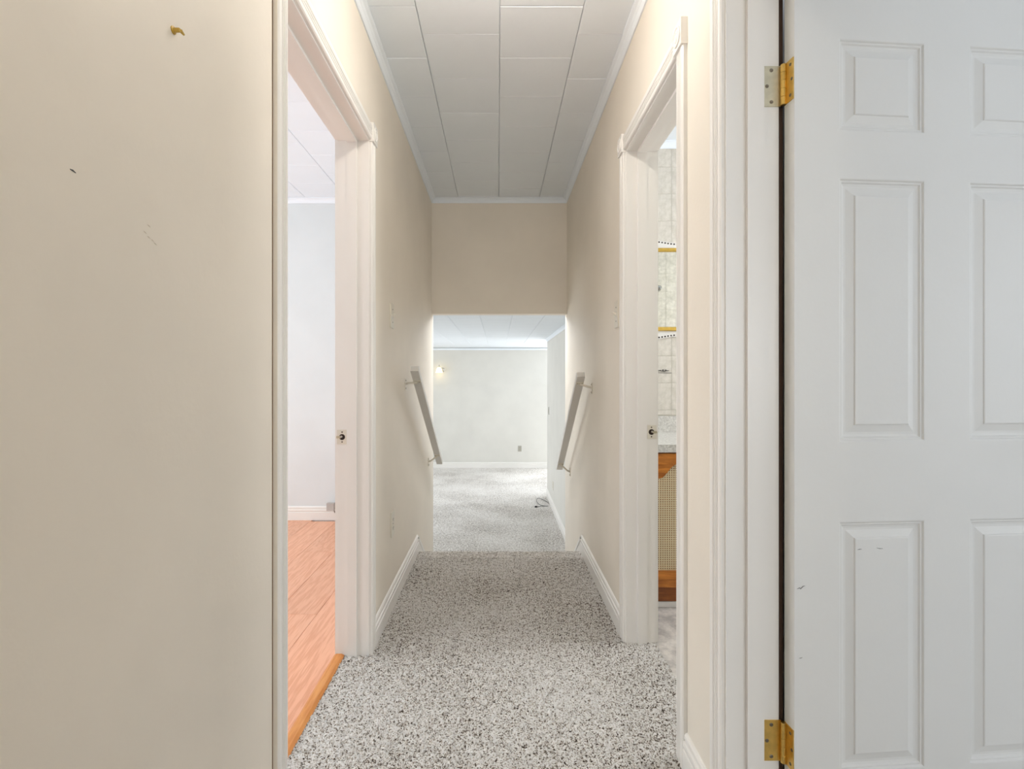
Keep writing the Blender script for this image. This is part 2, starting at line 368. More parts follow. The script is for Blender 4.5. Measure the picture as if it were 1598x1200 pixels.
# ------------------------------------------------------------------ floors
def in_carpet(x, y):
    if XL - .004 <= x <= XR + .004: return True
    if x < XL: return x >= -0.594 and LD[0] < y < LD[1]
    return x <= 0.637 and (BD[0] < y < BD[1] or SD[0] < y < SD[1])
def carpet_floor():
    xs = np.arange(-0.595, 0.6401, 0.0055); ys = np.concatenate([np.arange(Y_BACK, 1.2, 0.1), np.arange(1.2, Y_STEP + .0001, 0.0055)])
    nx, ny = len(xs), len(ys)
    X, Y = np.meshgrid(xs, ys)
    fine = (Y > 1.19) & (Y < Y_STEP - .01)
    Z = np.where(fine, np.random.rand(ny, nx) ** 1.3 * 0.008 - .004, 0)
    X = X + np.where(fine, (np.random.rand(ny, nx) - .5) * .004, 0); Y = Y + np.where(fine, (np.random.rand(ny, nx) - .5) * .004, 0)
    # the pile rolls over the top step
    V = np.stack([X, Y, Z], -1).reshape(-1, 3).tolist(); Fc = []
    cx = (xs[:-1] + xs[1:]) / 2; cy = (ys[:-1] + ys[1:]) / 2
    for j in range(ny - 1):
        for i in range(nx - 1):
            if in_carpet(cx[i], cy[j]): a = j * nx + i; Fc.append((a, a + 1, a + nx + 1, a + nx))
    me = bpy.data.meshes.new('floor_hall'); me.from_pydata(V, [], Fc); me.update()
    return struct(link('floor_hall', me, 'carpet', smooth=True), 'speckled grey and brown carpet running down the hall')
carpet_floor()
struct(box('floor_hall_base', -0.60, 0.645, Y_BACK, 3.12, -0.06, -0.008, 'gap'))
# stairs: four risers, three treads
st = struct(empty('stairs', (0, Y_STEP, 0)), 'carpeted stairs leading down to the living room')
RIS, RUN = 0.755 / 4, 0.262
nose = empty
for k in range(4):
    z = -k * RIS; y = k * RUN
    bm = bmesh.new(); bx(bm, XL + .012, XR - .012, y - (0.10 if k == 0 else RUN), y + .018, z - .04, z + (.002 if k == 0 else 0)); 
    o = bm_link('stair_tread', bm, 'carpet', st, bevel=.016, seg=3)
    o = box('stair_riser', XL + .012, XR - .012, y - .02, y, z - RIS, z - .03, 'carpet', st)
struct(box('floor_lower_room', -3.8, 3.5, Y_END - .04, Y_FAR, LOWF - .05, LOWF, 'carpet'), 'speckled carpet of the lower living room')
struct(box('floor_side_room', XR + TH - .003, 3.5, -2.0, 1.30, -.05, 0, 'carpet'))
struct(box('floor_bathroom', 0.637, 2.4, Y_BATH0 - .008, Y_BATH1, -.05, -.002, 'vinyl'), 'pale marbled vinyl floor of the bathroom')
fb = struct(box('floor_bedroom', -3.8, -0.632, Y_BACK, 3.92, -.06, -.012, 'laminate'), 'orange laminate plank floor of the bedroom')
PW, PL = 0.192, 1.28
pm = tile_mesh('plank', PW - .0012, PL - .0012, .011, 'laminate', .0008)
# tile_mesh bevels the lower face: turn planks over so the eased edges face up
for v in pm.vertices: v.co.z = .011 - v.co.z
pm.flip_normals(); pm.update()
x = -0.632
for i in range(12):
    cx = x - PW / 2; off = [0.0, .46, .9, .22, .71][i % 5]
    y = Y_BACK - off
    while y < 3.92:
        p, q = max(y, Y_BACK), min(y + PL, 3.92)
        if q - p > .05: inst('plank', pm, fb, (cx, (p + q) / 2, -.011), (1, (q - p) / PL, 1))
        y += PL
    x -= PW
# threshold strip between laminate and carpet
bm = bmesh.new(); extrude(bm, [(0, -.01), (0, .003), (.008, .008), (.030, .008), (.040, .002), (.040, -.01)], (-0.634, LD[0], 0), (1, 0, 0), (0, 0, 1), (0, LD[1] - LD[0], 0))
struct(bm_link('trim_threshold', bm, 'threshold'), 'tan wooden threshold strip between carpet and orange laminate')

# ------------------------------------------------------------------ trim: crown, baseboards
CROWN = [(0, 0), (0, -.036), (.005, -.036), (.008, -.031), (.012, -.020), (.020, -.011), (.027, -.008), (.031, -.006), (.031, 0)]
def crown(name, p, d, out):
    bm = bmesh.new(); extrude(bm, CROWN, p, out, (0, 0, 1), d); return struct(bm_link(name, bm, 'ceil'), 'narrow white cove moulding along the ceiling edge')
crown('trim_crown_left', (XL, Y_BACK, CEIL), (0, Y_DROP - Y_BACK, 0), (1, 0, 0))
crown('trim_crown_right', (XR, Y_BACK, CEIL), (0, Y_DROP - Y_BACK, 0), (-1, 0, 0))
crown('trim_crown_end', (XL, Y_DROP, CEIL), (XR - XL, 0, 0), (0, -1, 0))
crown('trim_crown_bedroom', (-3.8, 3.92, CEIL), (3.8 + XL - TH, 0, 0), (0, -1, 0))
crown('trim_crown_bathroom', (XR + TH, Y_BATH1, CEIL), (2.4 - XR - TH, 0, 0), (0, -1, 0))
crown('trim_crown_lower_far', (-3.8, Y_FAR, LOWC), (7.3, 0, 0), (0, -1, 0))
crown('trim_crown_lower_right', (0.76, Y_END, LOWC), (0, 8.0 - Y_END, 0), (-1, 0, 0))
BASE = [(0, 0), (.013, 0), (.013, .056), (.0125, .058), (.008, .060), (.008, .064), (.0115, .066), (.0120, .072), (.0115, .079), (.0060, .081), (.0060, .085), (.0085, .088), (.0080, .096), (.0045, .102), (0, .104)]
def base(name, p, d, out, label='white stepped baseboard', sc=1.0):
    bm = bmesh.new(); extrude(bm, [(a, b * sc) for a, b in BASE], p, out, (0, 0, 1), d); return struct(bm_link(name, bm, 'trim'), label)
CW, REV = 0.057, 0.005
base('baseboard_left', (XL, LD[1] + REV + CW, 0), (0, Y_STEP + .02 - LD[1] - REV - CW, 0), (1, 0, 0))
base('baseboard_left_near', (XL, Y_BACK, 0), (0, LD[0] - REV - CW - Y_BACK, 0), (1, 0, 0))
base('baseboard_right', (XR, BD[1] + REV + CW, 0), (0, Y_STEP + .02 - BD[1] - REV - CW, 0), (-1, 0, 0))
base('baseboard_right_middle', (XR, SD[1] + REV + CW, 0), (0, BD[0] - SD[1] - 2 * (REV + CW), 0), (-1, 0, 0), 'short white baseboard between the two right-hand door casings')
base('baseboard_bedroom', (-3.8, 3.92, 0), (3.8 + XL - TH, 0, 0), (0, -1, 0))
base('baseboard_lower_far', (-3.8, Y_FAR, LOWF), (7.3, 0, 0), (0, -1, 0), sc=1.1)
base('baseboard_lower_right', (0.76, Y_END, LOWF), (0, 8.0 - Y_END, 0), (-1, 0, 0), sc=1.1)
base('baseboard_lower_end', (0.747, 8.0, LOWF), (0.133, 0, 0), (0, 1, 0), sc=1.1)
def skirt(name, x, out):
    y0, y1, sl = Y_STEP + .02, Y_END, .70
    bm = bmesh.new(); z0 = .098
    extrude(bm, [(y0, z0), (y1, z0 - sl * (y1 - y0)), (y1, LOWF), (y0 + .5, LOWF), (y0, -.25)], (x, 0, 0), (0, 1, 0), (0, 0, 1), (out * .0115, 0, 0))
    extrude(bm, [(y0, z0 - .012), (y1, z0 - .012 - sl * (y1 - y0)), (y1, z0 - .03 - sl * (y1 - y0)), (y0, z0 - .03)], (x, 0, 0), (0, 1, 0), (0, 0, 1), (out * .014, 0, 0))
    struct(bm_link(name, bm, 'trim'), 'white sloping skirt board beside the stairs')
skirt('trim_skirt_left', XL, 1); skirt('trim_skirt_right', XR, -1)

# ------------------------------------------------------------------ door frames
CAS = [(0, 0), (0, .008), (.003, .0115), (.009, .0125), (.012, .0125), (.0135, .0095), (.0165, .0095), (.018, .0125), (.022, .0125), (.0235, .0095), (.0265, .0095),
       (.028, .0125), (.032, .0125), (.0335, .0095), (.0365, .0095), (.038, .013), (.046, .0145), (.053, .0135), (.057, .010), (.057, 0)]
def door_frame(name, s, xw, y0, y1, label, strike_z=None, room='trim'):
    """s: -1 for a frame in the left wall, +1 right; xw: hall face of the wall"""
    e = struct(empty(name, (xw, (y0 + y1) / 2, 0)), label)
    ox, oy = xw, (y0 + y1) / 2
    X = lambda a: s * a                                   # a metres into the wall
    def lb(nm, a0, a1, b0, b1, z0, z1, m='trim', bev=.002, par=None):
        x0, x1 = sorted((X(a0), X(a1)))
        return box(nm, x0, x1, b0 - oy, b1 - oy, z0, z1, m, par or e, bevel=bev)
    jb = lb('jamb', -.0, TH, y1, y1 + .018, -.004, DH); lb('jamb', 0, TH, y0 - .018, y0, -.004, DH)
    lb('head_jamb', 0, TH, y0 - .018, y1 + .018, DH, DH + .018)
    lb('door_stop', .045, .082, y1 - .010, y1, -.003, DH - .010, bev=.004); lb('door_stop', .045, .082, y0, y0 + .010, -.003, DH - .010, bev=.004)
    lb('head_stop', .045, .082, y0, y1, DH - .010, DH, bev=.004)
    hall = (-s, 0, 0)
    for (yy, uy) in ((y1 + REV, 1), (y0 - REV, -1)):
        bm = bmesh.new(); extrude(bm, CAS, (0, yy - oy, 0), (0, uy, 0), hall, (0, 0, DH + REV)); bm_link('casing', bm, 'trim', e)
    bm = bmesh.new(); extrude(bm, CAS, (0, y0 - REV - oy, DH + REV), (0, 0, 1), hall, (0, y1 - y0 + 2 * REV, 0)); bm_link('head_casing', bm, 'trim', e)
    for (yy, uy) in ((y1 + REV, 1), (y0 - REV, -1)):
        c0, c1 = sorted((yy - uy * .004, yy + uy * (CW + .004)))
        r = lb('rosette', 0, -.019, c0, c1, DH + REV - .006, DH + REV + CW + .010, bev=.003)
        bm = bmesh.new(); lathe(bm, [(.027, 0), (.027, .003), (.023, .004), (.021, .001), (.017, .001), (.015, .004), (.011, .004), (.009, .001), (.006, .004), (0, .005)],
              (X(-.019), (c0 + c1) / 2 - oy, DH + REV + CW / 2 + .002), 'x', 28)
        if s > 0:
            for v in bm.verts: v.co.x = 2 * X(-.019) - v.co.x
        bm_link('bullseye_rings', bm, 'trim', r, smooth=False)
    # edge of the trim on the room side
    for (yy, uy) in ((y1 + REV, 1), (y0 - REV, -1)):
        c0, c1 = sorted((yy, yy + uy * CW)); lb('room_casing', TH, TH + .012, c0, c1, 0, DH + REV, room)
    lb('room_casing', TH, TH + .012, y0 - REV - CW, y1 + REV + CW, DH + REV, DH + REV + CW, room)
    if strike_z:
        p = lb('strike_plate', TH - .034, TH + .003, y1 - .0016, y1 + .001, strike_z - .028, strike_z + .028, 'plate', .0006)
        bm = bmesh.new(); lathe(bm, [(.0115, 0), (.0115, -.0006), (0, -.0006)], (X(TH - .017), y1 - .0016 - oy, strike_z), 'y', 20)
        bm_link('latch_hole', bm, 'gap', p)
        bm = bmesh.new(); lathe(bm, [(.0045, 0), (.004, -.0012), (0, -.0012)], (X(TH - .0145), y1 - .0016 - oy, strike_z + .0015), 'y', 12)
        bm_link('bolt_glint', bm, 'nickel', p)
        tg = bmesh.new(); bx(tg, *sorted((X(TH - .012), X(TH + .005))), y1 - .0035 - oy, y1 - .0014 - oy, strike_z - .005, strike_z + .004)
        bm_link('strike_lip', tg, 'brass_dull', p, bevel=.0007)
        for dz in (-.019, .019):
            bm = bmesh.new(); lathe(bm, [(.0032, 0), (.0028, -.0008), (0, -.001)], (X(TH - .017), y1 - .0016 - oy, strike_z + dz), 'y', 12); bm_link('screw', bm, 'steel_dark', p)
    return e
door_frame('trim_1', -1, XL, LD[0], LD[1], 'white cased doorway with corner rosettes opening to the bedroom', 0.847)
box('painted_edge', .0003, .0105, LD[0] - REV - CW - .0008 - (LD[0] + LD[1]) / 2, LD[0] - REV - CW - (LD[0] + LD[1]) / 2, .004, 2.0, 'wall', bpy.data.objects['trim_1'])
box('caulk_line', -.0002, .0008, LD[0] - REV - CW - .0040 - (LD[0] + LD[1]) / 2, LD[0] - REV - CW - .0008 - (LD[0] + LD[1]) / 2, .11, 2.0, 'caulk', bpy.data.objects['trim_1'])
door_frame('trim_2', 1, XR, BD[0], BD[1], 'white cased doorway with corner rosettes opening to the bathroom', 0.856)
df3 = door_frame('trim_3', 1, XR, SD[0], SD[1], 'white cased doorway holding the open six-panel door', room='gap_shade')  # room casing coloured as the dark gap behind the door

# ------------------------------------------------------------------ six-panel door, open into the side room
PIN = (0.648, SD[1] - .004)
DW, DHT, DT = 0.733, 1.985, 0.035
d1 = struct(empty('door_1', (PIN[0], PIN[1], 0), math.radians(4.6)), 'white six-panel door standing open on brass hinges')
pxs = [(.1075, .3125), (.4205, .6255)]; pzs = [(.20, .758), (.935, 1.5225), (1.6275, 1.832)]
def leaf():
    bm = bmesh.new(); gx = sorted({.003, DW} | {a for p in pxs for a in p}); gz = sorted({.010, DHT} | {a for p in pzs for a in p})
    def hole(xc, zc): return any(a < xc < b for a, b in pxs) and any(a < zc < b for a, b in pzs)
    for yv, flip in ((-DT, False), (0.0, True)):
        V = {(i, j): bm.verts.new((xx, yv, zz)) for i, xx in enumerate(gx) for j, zz in enumerate(gz)}
        for i in range(len(gx) - 1):
            for j in range(len(gz) - 1):
                if hole((gx[i] + gx[i + 1]) / 2, (gz[j] + gz[j + 1]) / 2): continue
                q = [V[i, j], V[i + 1, j], V[i + 1, j + 1], V[i, j + 1]]
                bm.faces.new(q[::-1] if flip else q)
    bmd = bmesh.new()
    x0, x1, z0, z1 = .003, DW, .010, DHT
    for q in (((x0, -DT, z0), (x0, 0, z0), (x0, 0, z1), (x0, -DT, z1)), ((x1, 0, z0), (x1, -DT, z0), (x1, -DT, z1), (x1, 0, z1)),
              ((x0, -DT, z1), (x0, 0, z1), (x1, 0, z1), (x1, -DT, z1)), ((x0, 0, z0), (x0, -DT, z0), (x1, -DT, z0), (x1, 0, z0))):
        bm.faces.new([bm.verts.new(p) for p in q])
    bmd.free()
    bmesh.ops.remove_doubles(bm, verts=bm.verts, dist=1e-5)
    me = bpy.data.meshes.new('leaf'); bmesh.ops.recalc_face_normals(bm, faces=bm.faces); bm.to_mesh(me); bm.free()
    o = link('leaf', me, 'door', d1)
    return o
leaf()
PROF = [(0, 0), (.0025, -.0005), (.005, -.004), (.0085, -.004), (.011, -.0072), (.016, -.0085), (.021, -.0085), (.037, -.0035), (.0385, -.0012), (.0405, -.0005)]
for (a, b) in pxs:
    for (c, d) in pzs:
        bm = bmesh.new()
        for side in (-1, 1):
            rings = []
            for ins, dep in PROF:
                yv = (-DT - dep) if side < 0 else dep
                rings.append([bm.verts.new(p) for p in ((a + ins, yv, c + ins), (b - ins, yv, c + ins), (b - ins, yv, d - ins), (a + ins, yv, d - ins))])
            for r0, r1 in zip(rings, rings[1:]):
                for k in range(4): bm.faces.new((r0[k], r0[(k + 1) % 4], r1[(k + 1) % 4], r1[k]))
            bm.faces.new(rings[-1])
        me = bpy.data.meshes.new('panel'); bmesh.ops.recalc_face_normals(bm, faces=bm.faces)
        # face outwards on both sides
        for f in bm.faces:
            yc = f.calc_center_median().y
            if (yc < -DT / 2 and f.normal.y > 0) or (yc > -DT / 2 and f.normal.y < 0): f.normal_flip()
        bm.to_mesh(me); bm.free(); link('panel', me, 'door', d1)
def hinge(zc, jmat, dmat):
    h = .092
    def screws(par, spots, nrm, m):
        for (sx, sy, sz) in spots:
            bm = bmesh.new(); sg = -1
            lathe(bm, [(.0042, 0), (.0042, sg * .0006), (.003, sg * .0012), (0, sg * .0006)], (sx, sy, sz), nrm, 14); bm_link('screw', bm, m, par)
    # jamb leaf lies on the door frame, knuckle on the pin, door leaf on the edge of the door
    jl = box('hinge_leaf', PIN[0] - .043, PIN[0] - .004, SD[1] - .0022, SD[1] + .001, zc - h / 2, zc + h / 2, jmat)
    jl.location = (0, 0, 0); jl.parent = df3; jl.location = (-XR, -(SD[0] + SD[1]) / 2, 0)
    screws(jl, [(PIN[0] - .026, SD[1] - .0022, zc + .036), (PIN[0] - .036, SD[1] - .0022, zc), (PIN[0] - .026, SD[1] - .0022, zc - .036)], 'y', 'steel_dark')
    hg = empty('hinge', (0, 0, zc)); hg.parent = d1
    z = -h / 2
    for k in range(5):
        bm = bmesh.new(); lathe(bm, [(0, 0), (.0056, 0), (.0062, .0006), (.0062, h / 5 - .001), (.0056, h / 5 - .0004), (0, h / 5 - .0004)], (-.002, -.004, z + k * h / 5), 'z', 18)
        bm_link('hinge_knuckle', bm, dmat, hg, smooth=False)
    l2 = bmesh.new(); bx(l2, .0008, .0034, -.033, -.002, -h / 2, h / 2); lo = bm_link('hinge_leaf', l2, dmat, hg)
    for (sy, sz) in ((-.024, .034), (-.029, 0), (-.024, -.034)):
        bm = bmesh.new(); lathe(bm, [(.0036, 0), (.0034, -.0006), (.0026, -.0008), (0, -.0003)], (.0008, sy, sz), 'x', 14); bm_link('screw', bm, 'steel_dark', hg)
    return hg
hinge(1.741, 'brass_dull', 'brass'); hinge(0.2526, 'brass', 'brass')  # paler brass on the top jamb leaf stands in for its silvery reflection
# knob on the free edge
for sg, y0 in ((-1, -DT), (1, 0)):
    bm = bmesh.new(); lathe(bm, [(.032, 0), (.030, .006 * sg), (.014, .010 * sg), (.012, .030 * sg), (.024, .040 * sg), (.028, .052 * sg), (.022, .064 * sg), (0, .068 * sg)], (DW - .06, y0, .93), 'y', 28)
    bm_link('knob', bm, 'brass', d1, smooth=True)
def scuff(parent, pts, name='scuff_mark', r=.0007, mat='scuff'):
    bm = bmesh.new(); tube(bm, pts, [r * .4] + [r] * (len(pts) - 2) + [r * .4], 5); return bm_link(name, bm, mat, parent)
def on_door(px, py):           # a spot on the near face of the door, from its bearing in the photograph
    t = (px - 777) / F; yy = (PIN[1] - DT - PIN[0] * math.tan(math.radians(4.6))) / (1 - t * math.tan(math.radians(4.6)))
    xx = t * yy; return ((xx - PIN[0]) / math.cos(math.radians(4.6)), EYE - (py - 588) / F * yy)
for pts in ([(1242, 919), (1246, 917), (1247, 919), (1251, 915), (1254, 914)], [(1366, 855), (1371, 856), (1376, 856)], [(1336, 858), (1340, 857), (1343, 857)], [(1245, 1027), (1250, 1026)]):
    P = [on_door(*p) for p in pts]
    scuff(d1, [(a, -DT - (.0004 if not (pxs[0][0] < a < pxs[0][1]) else .0001), b) for a, b in P] if len(P) > 2 else [(P[0][0], -DT - .0003, P[0][1]), ((P[0][0] + P[1][0]) / 2, -DT - .0003, P[0][1]), (P[1][0], -DT - .0003, P[1][1])])

# ------------------------------------------------------------------ handrails
def handrail(s, xw, xr, ends, br, label):
    """ends: (y,z) of the underside at both ends; br: [(y, z_plate)]"""
    (ya, za), (yb, zb) = ends
    e = thing(empty('handrail', (xr, ya, 0)), label, 'handrail', 'handrails on both sides of the stairs')
    L = math.hypot(yb - ya, zb - za); d = Vector((0, (yb - ya) / L, (zb - za) / L)); up = Vector((0, -d.z, d.y))
    bm = bmesh.new(); hw, hh = .0215, .030
    extrude(bm, [(-hw, 0), (hw, 0), (hw, hh), (-hw, hh)], (0, 0, za), (1, 0, 0), up, d * L)
    bm_link('rail', bm, 'rail', e, bevel=.004, seg=3)
    for (y, zp) in br:
        t = (y - ya) / (yb - ya); zu = za + (zb - za) * t
        b = empty('bracket', (0, y - ya, zu)); b.parent = e
        dx = (xw - xr)                      # towards the wall
        px = dx - math.copysign(.004, dx)
        bm = bmesh.new(); n = 14
        pts = [(math.copysign(1, 1) * .013 * math.cos(2 * PI * k / n), .031 * math.sin(2 * PI * k / n)) for k in range(n)]
        extrude(bm, pts, (dx, 0, zp - zu), (0, 1, 0), (0, 0, 1), (-math.copysign(.005, dx), 0, 0)); bm_link('wall_plate', bm, 'plate', b, bevel=.0015)
        for dz in (-.021, .021):
            bm = bmesh.new(); sg = -math.copysign(1, dx)
            lathe(bm, [(.0045, 0), (.004, .0015 * sg), (0, .002 * sg)], (dx - math.copysign(.005, dx), 0, zp - zu + dz), 'x', 12); bm_link('screw', bm, 'steel_dark', b)
        bm = bmesh.new()
        tube(bm, [(px, 0, zp - zu + .004), (px * .75, 0, zp - zu + .008), (px * .35, 0, (zp - zu) * .45), (.0, 0, -.010), (0, 0, -.003)], [.0075, .0065, .006, .0065, .007], 10)
        bm_link('arm', bm, 'plate', b, smooth=True)
        bm = bmesh.new(); extrude(bm, [(-.020, -.011), (.020, -.011), (.020, .011), (-.020, .011)], (0, 0, 0), (1, 0, 0), d, up * -.004); bm_link('saddle', bm, 'plate', b, bevel=.0015)
        for sx in (-.013, .013):
            bm = bmesh.new(); lathe(bm, [(.0038, 0), (.003, -.0015), (0, -.002)], (sx, 0, -.004), 'z', 10); bm_link('screw', bm, 'steel_dark', b)
    return e
handrail(-1, XL, -0.435, ((2.70, 1.110), (3.872, .428)), [(2.793, 1.039), (3.716, .470)], 'white square handrail on the left stair wall under the hall light switch')
handrail(1, XR, 0.452, ((2.816, 1.080), (3.81, .398)), [(2.865, 1.016), (3.727, .398)], 'white square handrail on the right stair wall, on two brackets')

# ------------------------------------------------------------------ switches and sockets
def plate(name, loc, rz, kind, label, cat, group, w=.070, h=.115, pm='plate'):
    e = thing(empty(name, loc, rz), label, cat, group)
    bm = bmesh.new(); bx(bm, -w / 2, w / 2, -.0055, 0, -h / 2, h / 2); bm_link('cover_plate', bm, pm, e, bevel=.0035, seg=3)
    if kind == 'switch':
        for dz in (-.030, .030):
            bm = bmesh.new(); lathe(bm, [(.0032, 0), (.0028, -.001), (0, -.0012)], (0, -.0055, dz), 'y', 12); bm_link('screw', bm, 'steel_dark', e)
        box('toggle_collar', -.006, .006, -.0062, -.005, -.013, .013, 'rail', e)
        bm = bmesh.new(); extrude(bm, [(-.0055, .008), (-.020, .012), (-.021, .006), (-.0055, -.006)], (-.004, 0, 0), (0, 1, 0), (0, 0, 1), (.008, 0, 0)); bm_link('toggle', bm, 'plate', e, bevel=.001)
    elif kind == 'rocker':
        box('rocker', -.016, .016, -.0085, -.005, -.033, .033, pm, e, bevel=.002)
    else:
        for dz in (-.020, .020):
            r = bmesh.new(); n = 20
            extrude(r, [(.0165 * math.cos(2 * PI * k / n), max(-.0125, min(.0125, .0165 * math.sin(2 * PI * k / n))) + dz) for k in range(n)], (0, -.0055, 0), (1, 0, 0), (0, 0, 1), (0, -.0015, 0))
            ro = bm_link('receptacle', r, pm, e)
            for sx in (-.0065, .0065): box('slot', sx - .0012, sx + .0012, -.0073, -.0068, dz - .003, dz + .006, 'gap', ro)
            bm = bmesh.new(); lathe(bm, [(.0024, 0), (.0024, -.0004), (0, -.0004)], (0, -.0069, dz - .0075), 'y', 10); bm_link('ground_hole', bm, 'gap', ro)
        bm = bmesh.new(); lathe(bm, [(.003, 0), (.0026, -.001), (0, -.0012)], (0, -.0055, 0), 'y', 12); bm_link('screw', bm, 'steel_dark', e)
    return e
plate('light_switch', (XL, 2.44, 1.366), PI / 2, 'switch', 'ivory toggle light switch on the left hall wall beside the bedroom doorway', 'light switch', 'light switches')
plate('light_switch', (XR, 2.262, 1.352), -PI / 2, 'switch', 'ivory toggle light switch on the right hall wall tight against the bathroom casing', 'light switch', 'light switches')
plate('electrical_outlet', (XL, 2.45, .388), PI / 2, 'outlet', 'ivory electrical outlet low on the left hall wall', 'outlet', 'electrical outlets')
plate('electrical_outlet', (.44, Y_FAR, -.366), 0, 'outlet', 'small grey-beige electrical outlet on the far wall of the lower room', 'outlet', 'electrical outlets', pm='plate_grey')
plate('light_switch', (.76, 7.74, .575), -PI / 2, 'rocker', 'small grey switch near the corner of the lower room partition wall', 'light switch', 'light switches', pm='plate_grey')
plate('electrical_outlet', (.76, 7.15, -.42), -PI / 2, 'outlet', 'white electrical outlet low on the partition wall beyond the stairs', 'outlet', 'electrical outlets')

# ------------------------------------------------------------------ wall sconce in the lower room
sc = thing(empty('wall_sconce', (-1.17, Y_FAR, 1.22)), 'lit wall sconce with a glowing glass bell shade on the far wall', 'wall lamp')
bm = bmesh.new(); lathe(bm, [(0, 0), (.045, 0), (.045, -.006), (.03, -.016), (0, -.02)], (.055, 0, .0), 'y', 24); bm_link('backplate', bm, 'nickel', sc)
bm = bmesh.new(); tube(bm, [(.055, -.016, 0), (.06, -.05, -.03), (.055, -.09, -.045), (.04, -.12, .01), (.02, -.125, .055), (0, -.125, .062)], .006, 8); bm_link('arm', bm, 'nickel', sc, smooth=True)
bm = bmesh.new(); lathe(bm, [(0, .11), (.006, .105), (.008, .09), (.006, .08), (.018, .075), (.02, .045), (.0, .045)], (0, -.125, 0), 'z', 20); bm_link('socket', bm, 'nickel', sc, smooth=True)
bm = bmesh.new(); lathe(bm, [(.018, .052), (.032, .044), (.046, .026), (.056, 0), (.062, -.03), (.07, -.052), (.074, -.058), (.066, -.05), (.05, 0), (.03, .035), (.016, .045)], (0, -.125, 0), 'z', 28); bm_link('shade', bm, 'sconce_glass', sc, smooth=True)

# ------------------------------------------------------------------ cable on the lower carpet
def floor_pt(px, py, z=LOWF):
    D = (EYE - z) * F / (py - 588); return ((px - 777) / F * D, D, z)
cp = [(857, 786.3), (849, 781.5), (842, 778.3), (838, 779), (837.5, 783), (841, 787.5), (848, 790), (855.5, 790.5), (848, 790.6), (842, 791), (836.5, 792)]
pts = [Vector(floor_pt(*p)) + Vector((0, 0, .007)) for p in cp]
sm = []
for i in range(len(pts) - 1):
    p0, p1, p2, p3 = pts[max(i - 1, 0)], pts[i], pts[i + 1], pts[min(i + 2, len(pts) - 1)]
    for k in range(6):
        t = k / 6; sm.append(0.5 * ((2 * p1) + (p2 - p0) * t + (2 * p0 - 5 * p1 + 4 * p2 - p3) * t * t + (3 * p1 - p0 - 3 * p2 + p3) * t ** 3))
sm.append(pts[-1])
for v in sm: v.x = min(v.x, .735)
cb = thing(empty('cable', pts[-1]), 'thin dark cable looped on the lower room carpet beside the partition wall', 'cable')
bm = bmesh.new(); tube(bm, [v - pts[-1] for v in sm], .003, 6); bm_link('cord', bm, 'black', cb, smooth=True)
bm = bmesh.new(); tube(bm, [(-.02, 0, .004), (.0, 0, .006), (.02, 0, .004)], [.009, .012, .008], 8); bm_link('connector', bm, 'black', cb)

# ------------------------------------------------------------------ marks on the left hall wall
def on_left(px, py):
    D = XL * F / (px - 777); return (XL, D, EYE - (py - 588) / F * D)
p = on_left(270, 47)
an = thing(empty('wall_anchor', p), 'yellow plastic screw anchor sticking out of the left hall wall', 'wall anchor')
bm = bmesh.new(); lathe(bm, [(0, 0), (.006, 0), (.006, .0015), (.0035, .002), (.0033, .010), (.0026, .011), (0, .0105)], (0, 0, 0), 'x', 14); bm_link('collar', bm, 'anchor', an)
bm = bmesh.new(); tube(bm, [(.006, 0, 0), (.010, .004, .001), (.011, .010, -.001)], [.003, .0028, .0015], 8); bm_link('bent_wing', bm, 'anchor', an)
P = [on_left(*q) for q in ((109, 264), (113, 266), (118, 270))]
scuff(wl, [(XL + .0002, y, z) for _, y, z in P], 'gouge', .0012, 'scuff')
for q in ((232, 352), (226, 362), (238, 375), (242, 380), (232, 370)):
    _, y, z = on_left(*q); scuff(wl, [(XL - .0005, y - .004, z + .001), (XL - .0002, y, z), (XL - .0005, y + .005, z - .002)], 'filler_dab', .0012, 'filler')

# ------------------------------------------------------------------ magnetic door bumper on the bedroom baseboard
db = thing(empty('door_bumper', (-1.232, 3.907, .112)), 'small grey door bumper fixed to the bedroom baseboard', 'door stop')
bm = bmesh.new(); lathe(bm, [(0, 0), (.026, 0), (.026, -.004), (.012, -.008), (.010, -.035), (0, -.035)], (0.012, 0, -.002), 'y', 20); bm_link('base', bm, 'nickel', db)
bm = bmesh.new(); bx(bm, -.038, .014, -.062, -.030, -.026, .030); bm_link('head', bm, 'bumper', db, bevel=.006, seg=3)
bm = bmesh.new(); tube(bm, [(.008, -.03, -.03), (.014, -.03, -.045), (.010, -.012, -.045)], .004, 8); bm_link('catch', bm, 'steel_dark', db)

# ------------------------------------------------------------------ bathroom: tiles, vanity, mirror
tm = {}
def wall_tiles(wall, y, facing, x0, x1, z0, z1, xo, zo, t=.155):
    i = math.floor((x0 - xo) / t)
    while xo + i * t < x1:
        a, b = max(x0, xo + i * t), min(x1, xo + (i + 1) * t); i += 1
        if b - a < .015: continue
        j = math.floor((z0 - zo) / t)
        while zo + j * t < z1:
            c, d = max(z0, zo + j * t), min(z1, zo + (j + 1) * t); j += 1
            if d - c < .015: continue
            k = (round(b - a, 3), round(d - c, 3), facing)
            if k not in tm:
                bm = bmesh.new(); sx, sz = (b - a - .002) / 2, (d - c - .002) / 2
                bx(bm, -sx, sx, *(sorted((0, facing * .002))), -sz, sz)
                ed = [e for e in bm.edges if all(abs(v.co.y - facing * .002) < 1e-6 for v in e.verts)]
                bmesh.ops.bevel(bm, geom=ed, offset=.0008, segments=1, affect='EDGES')
                me = bpy.data.meshes.new('wall_tile'); bm.to_mesh(me); bm.free(); me.materials.append(M['tile']); tm[k] = me
            inst('wall_tile', tm[k], wall, ((a + b) / 2, y, (c + d) / 2))
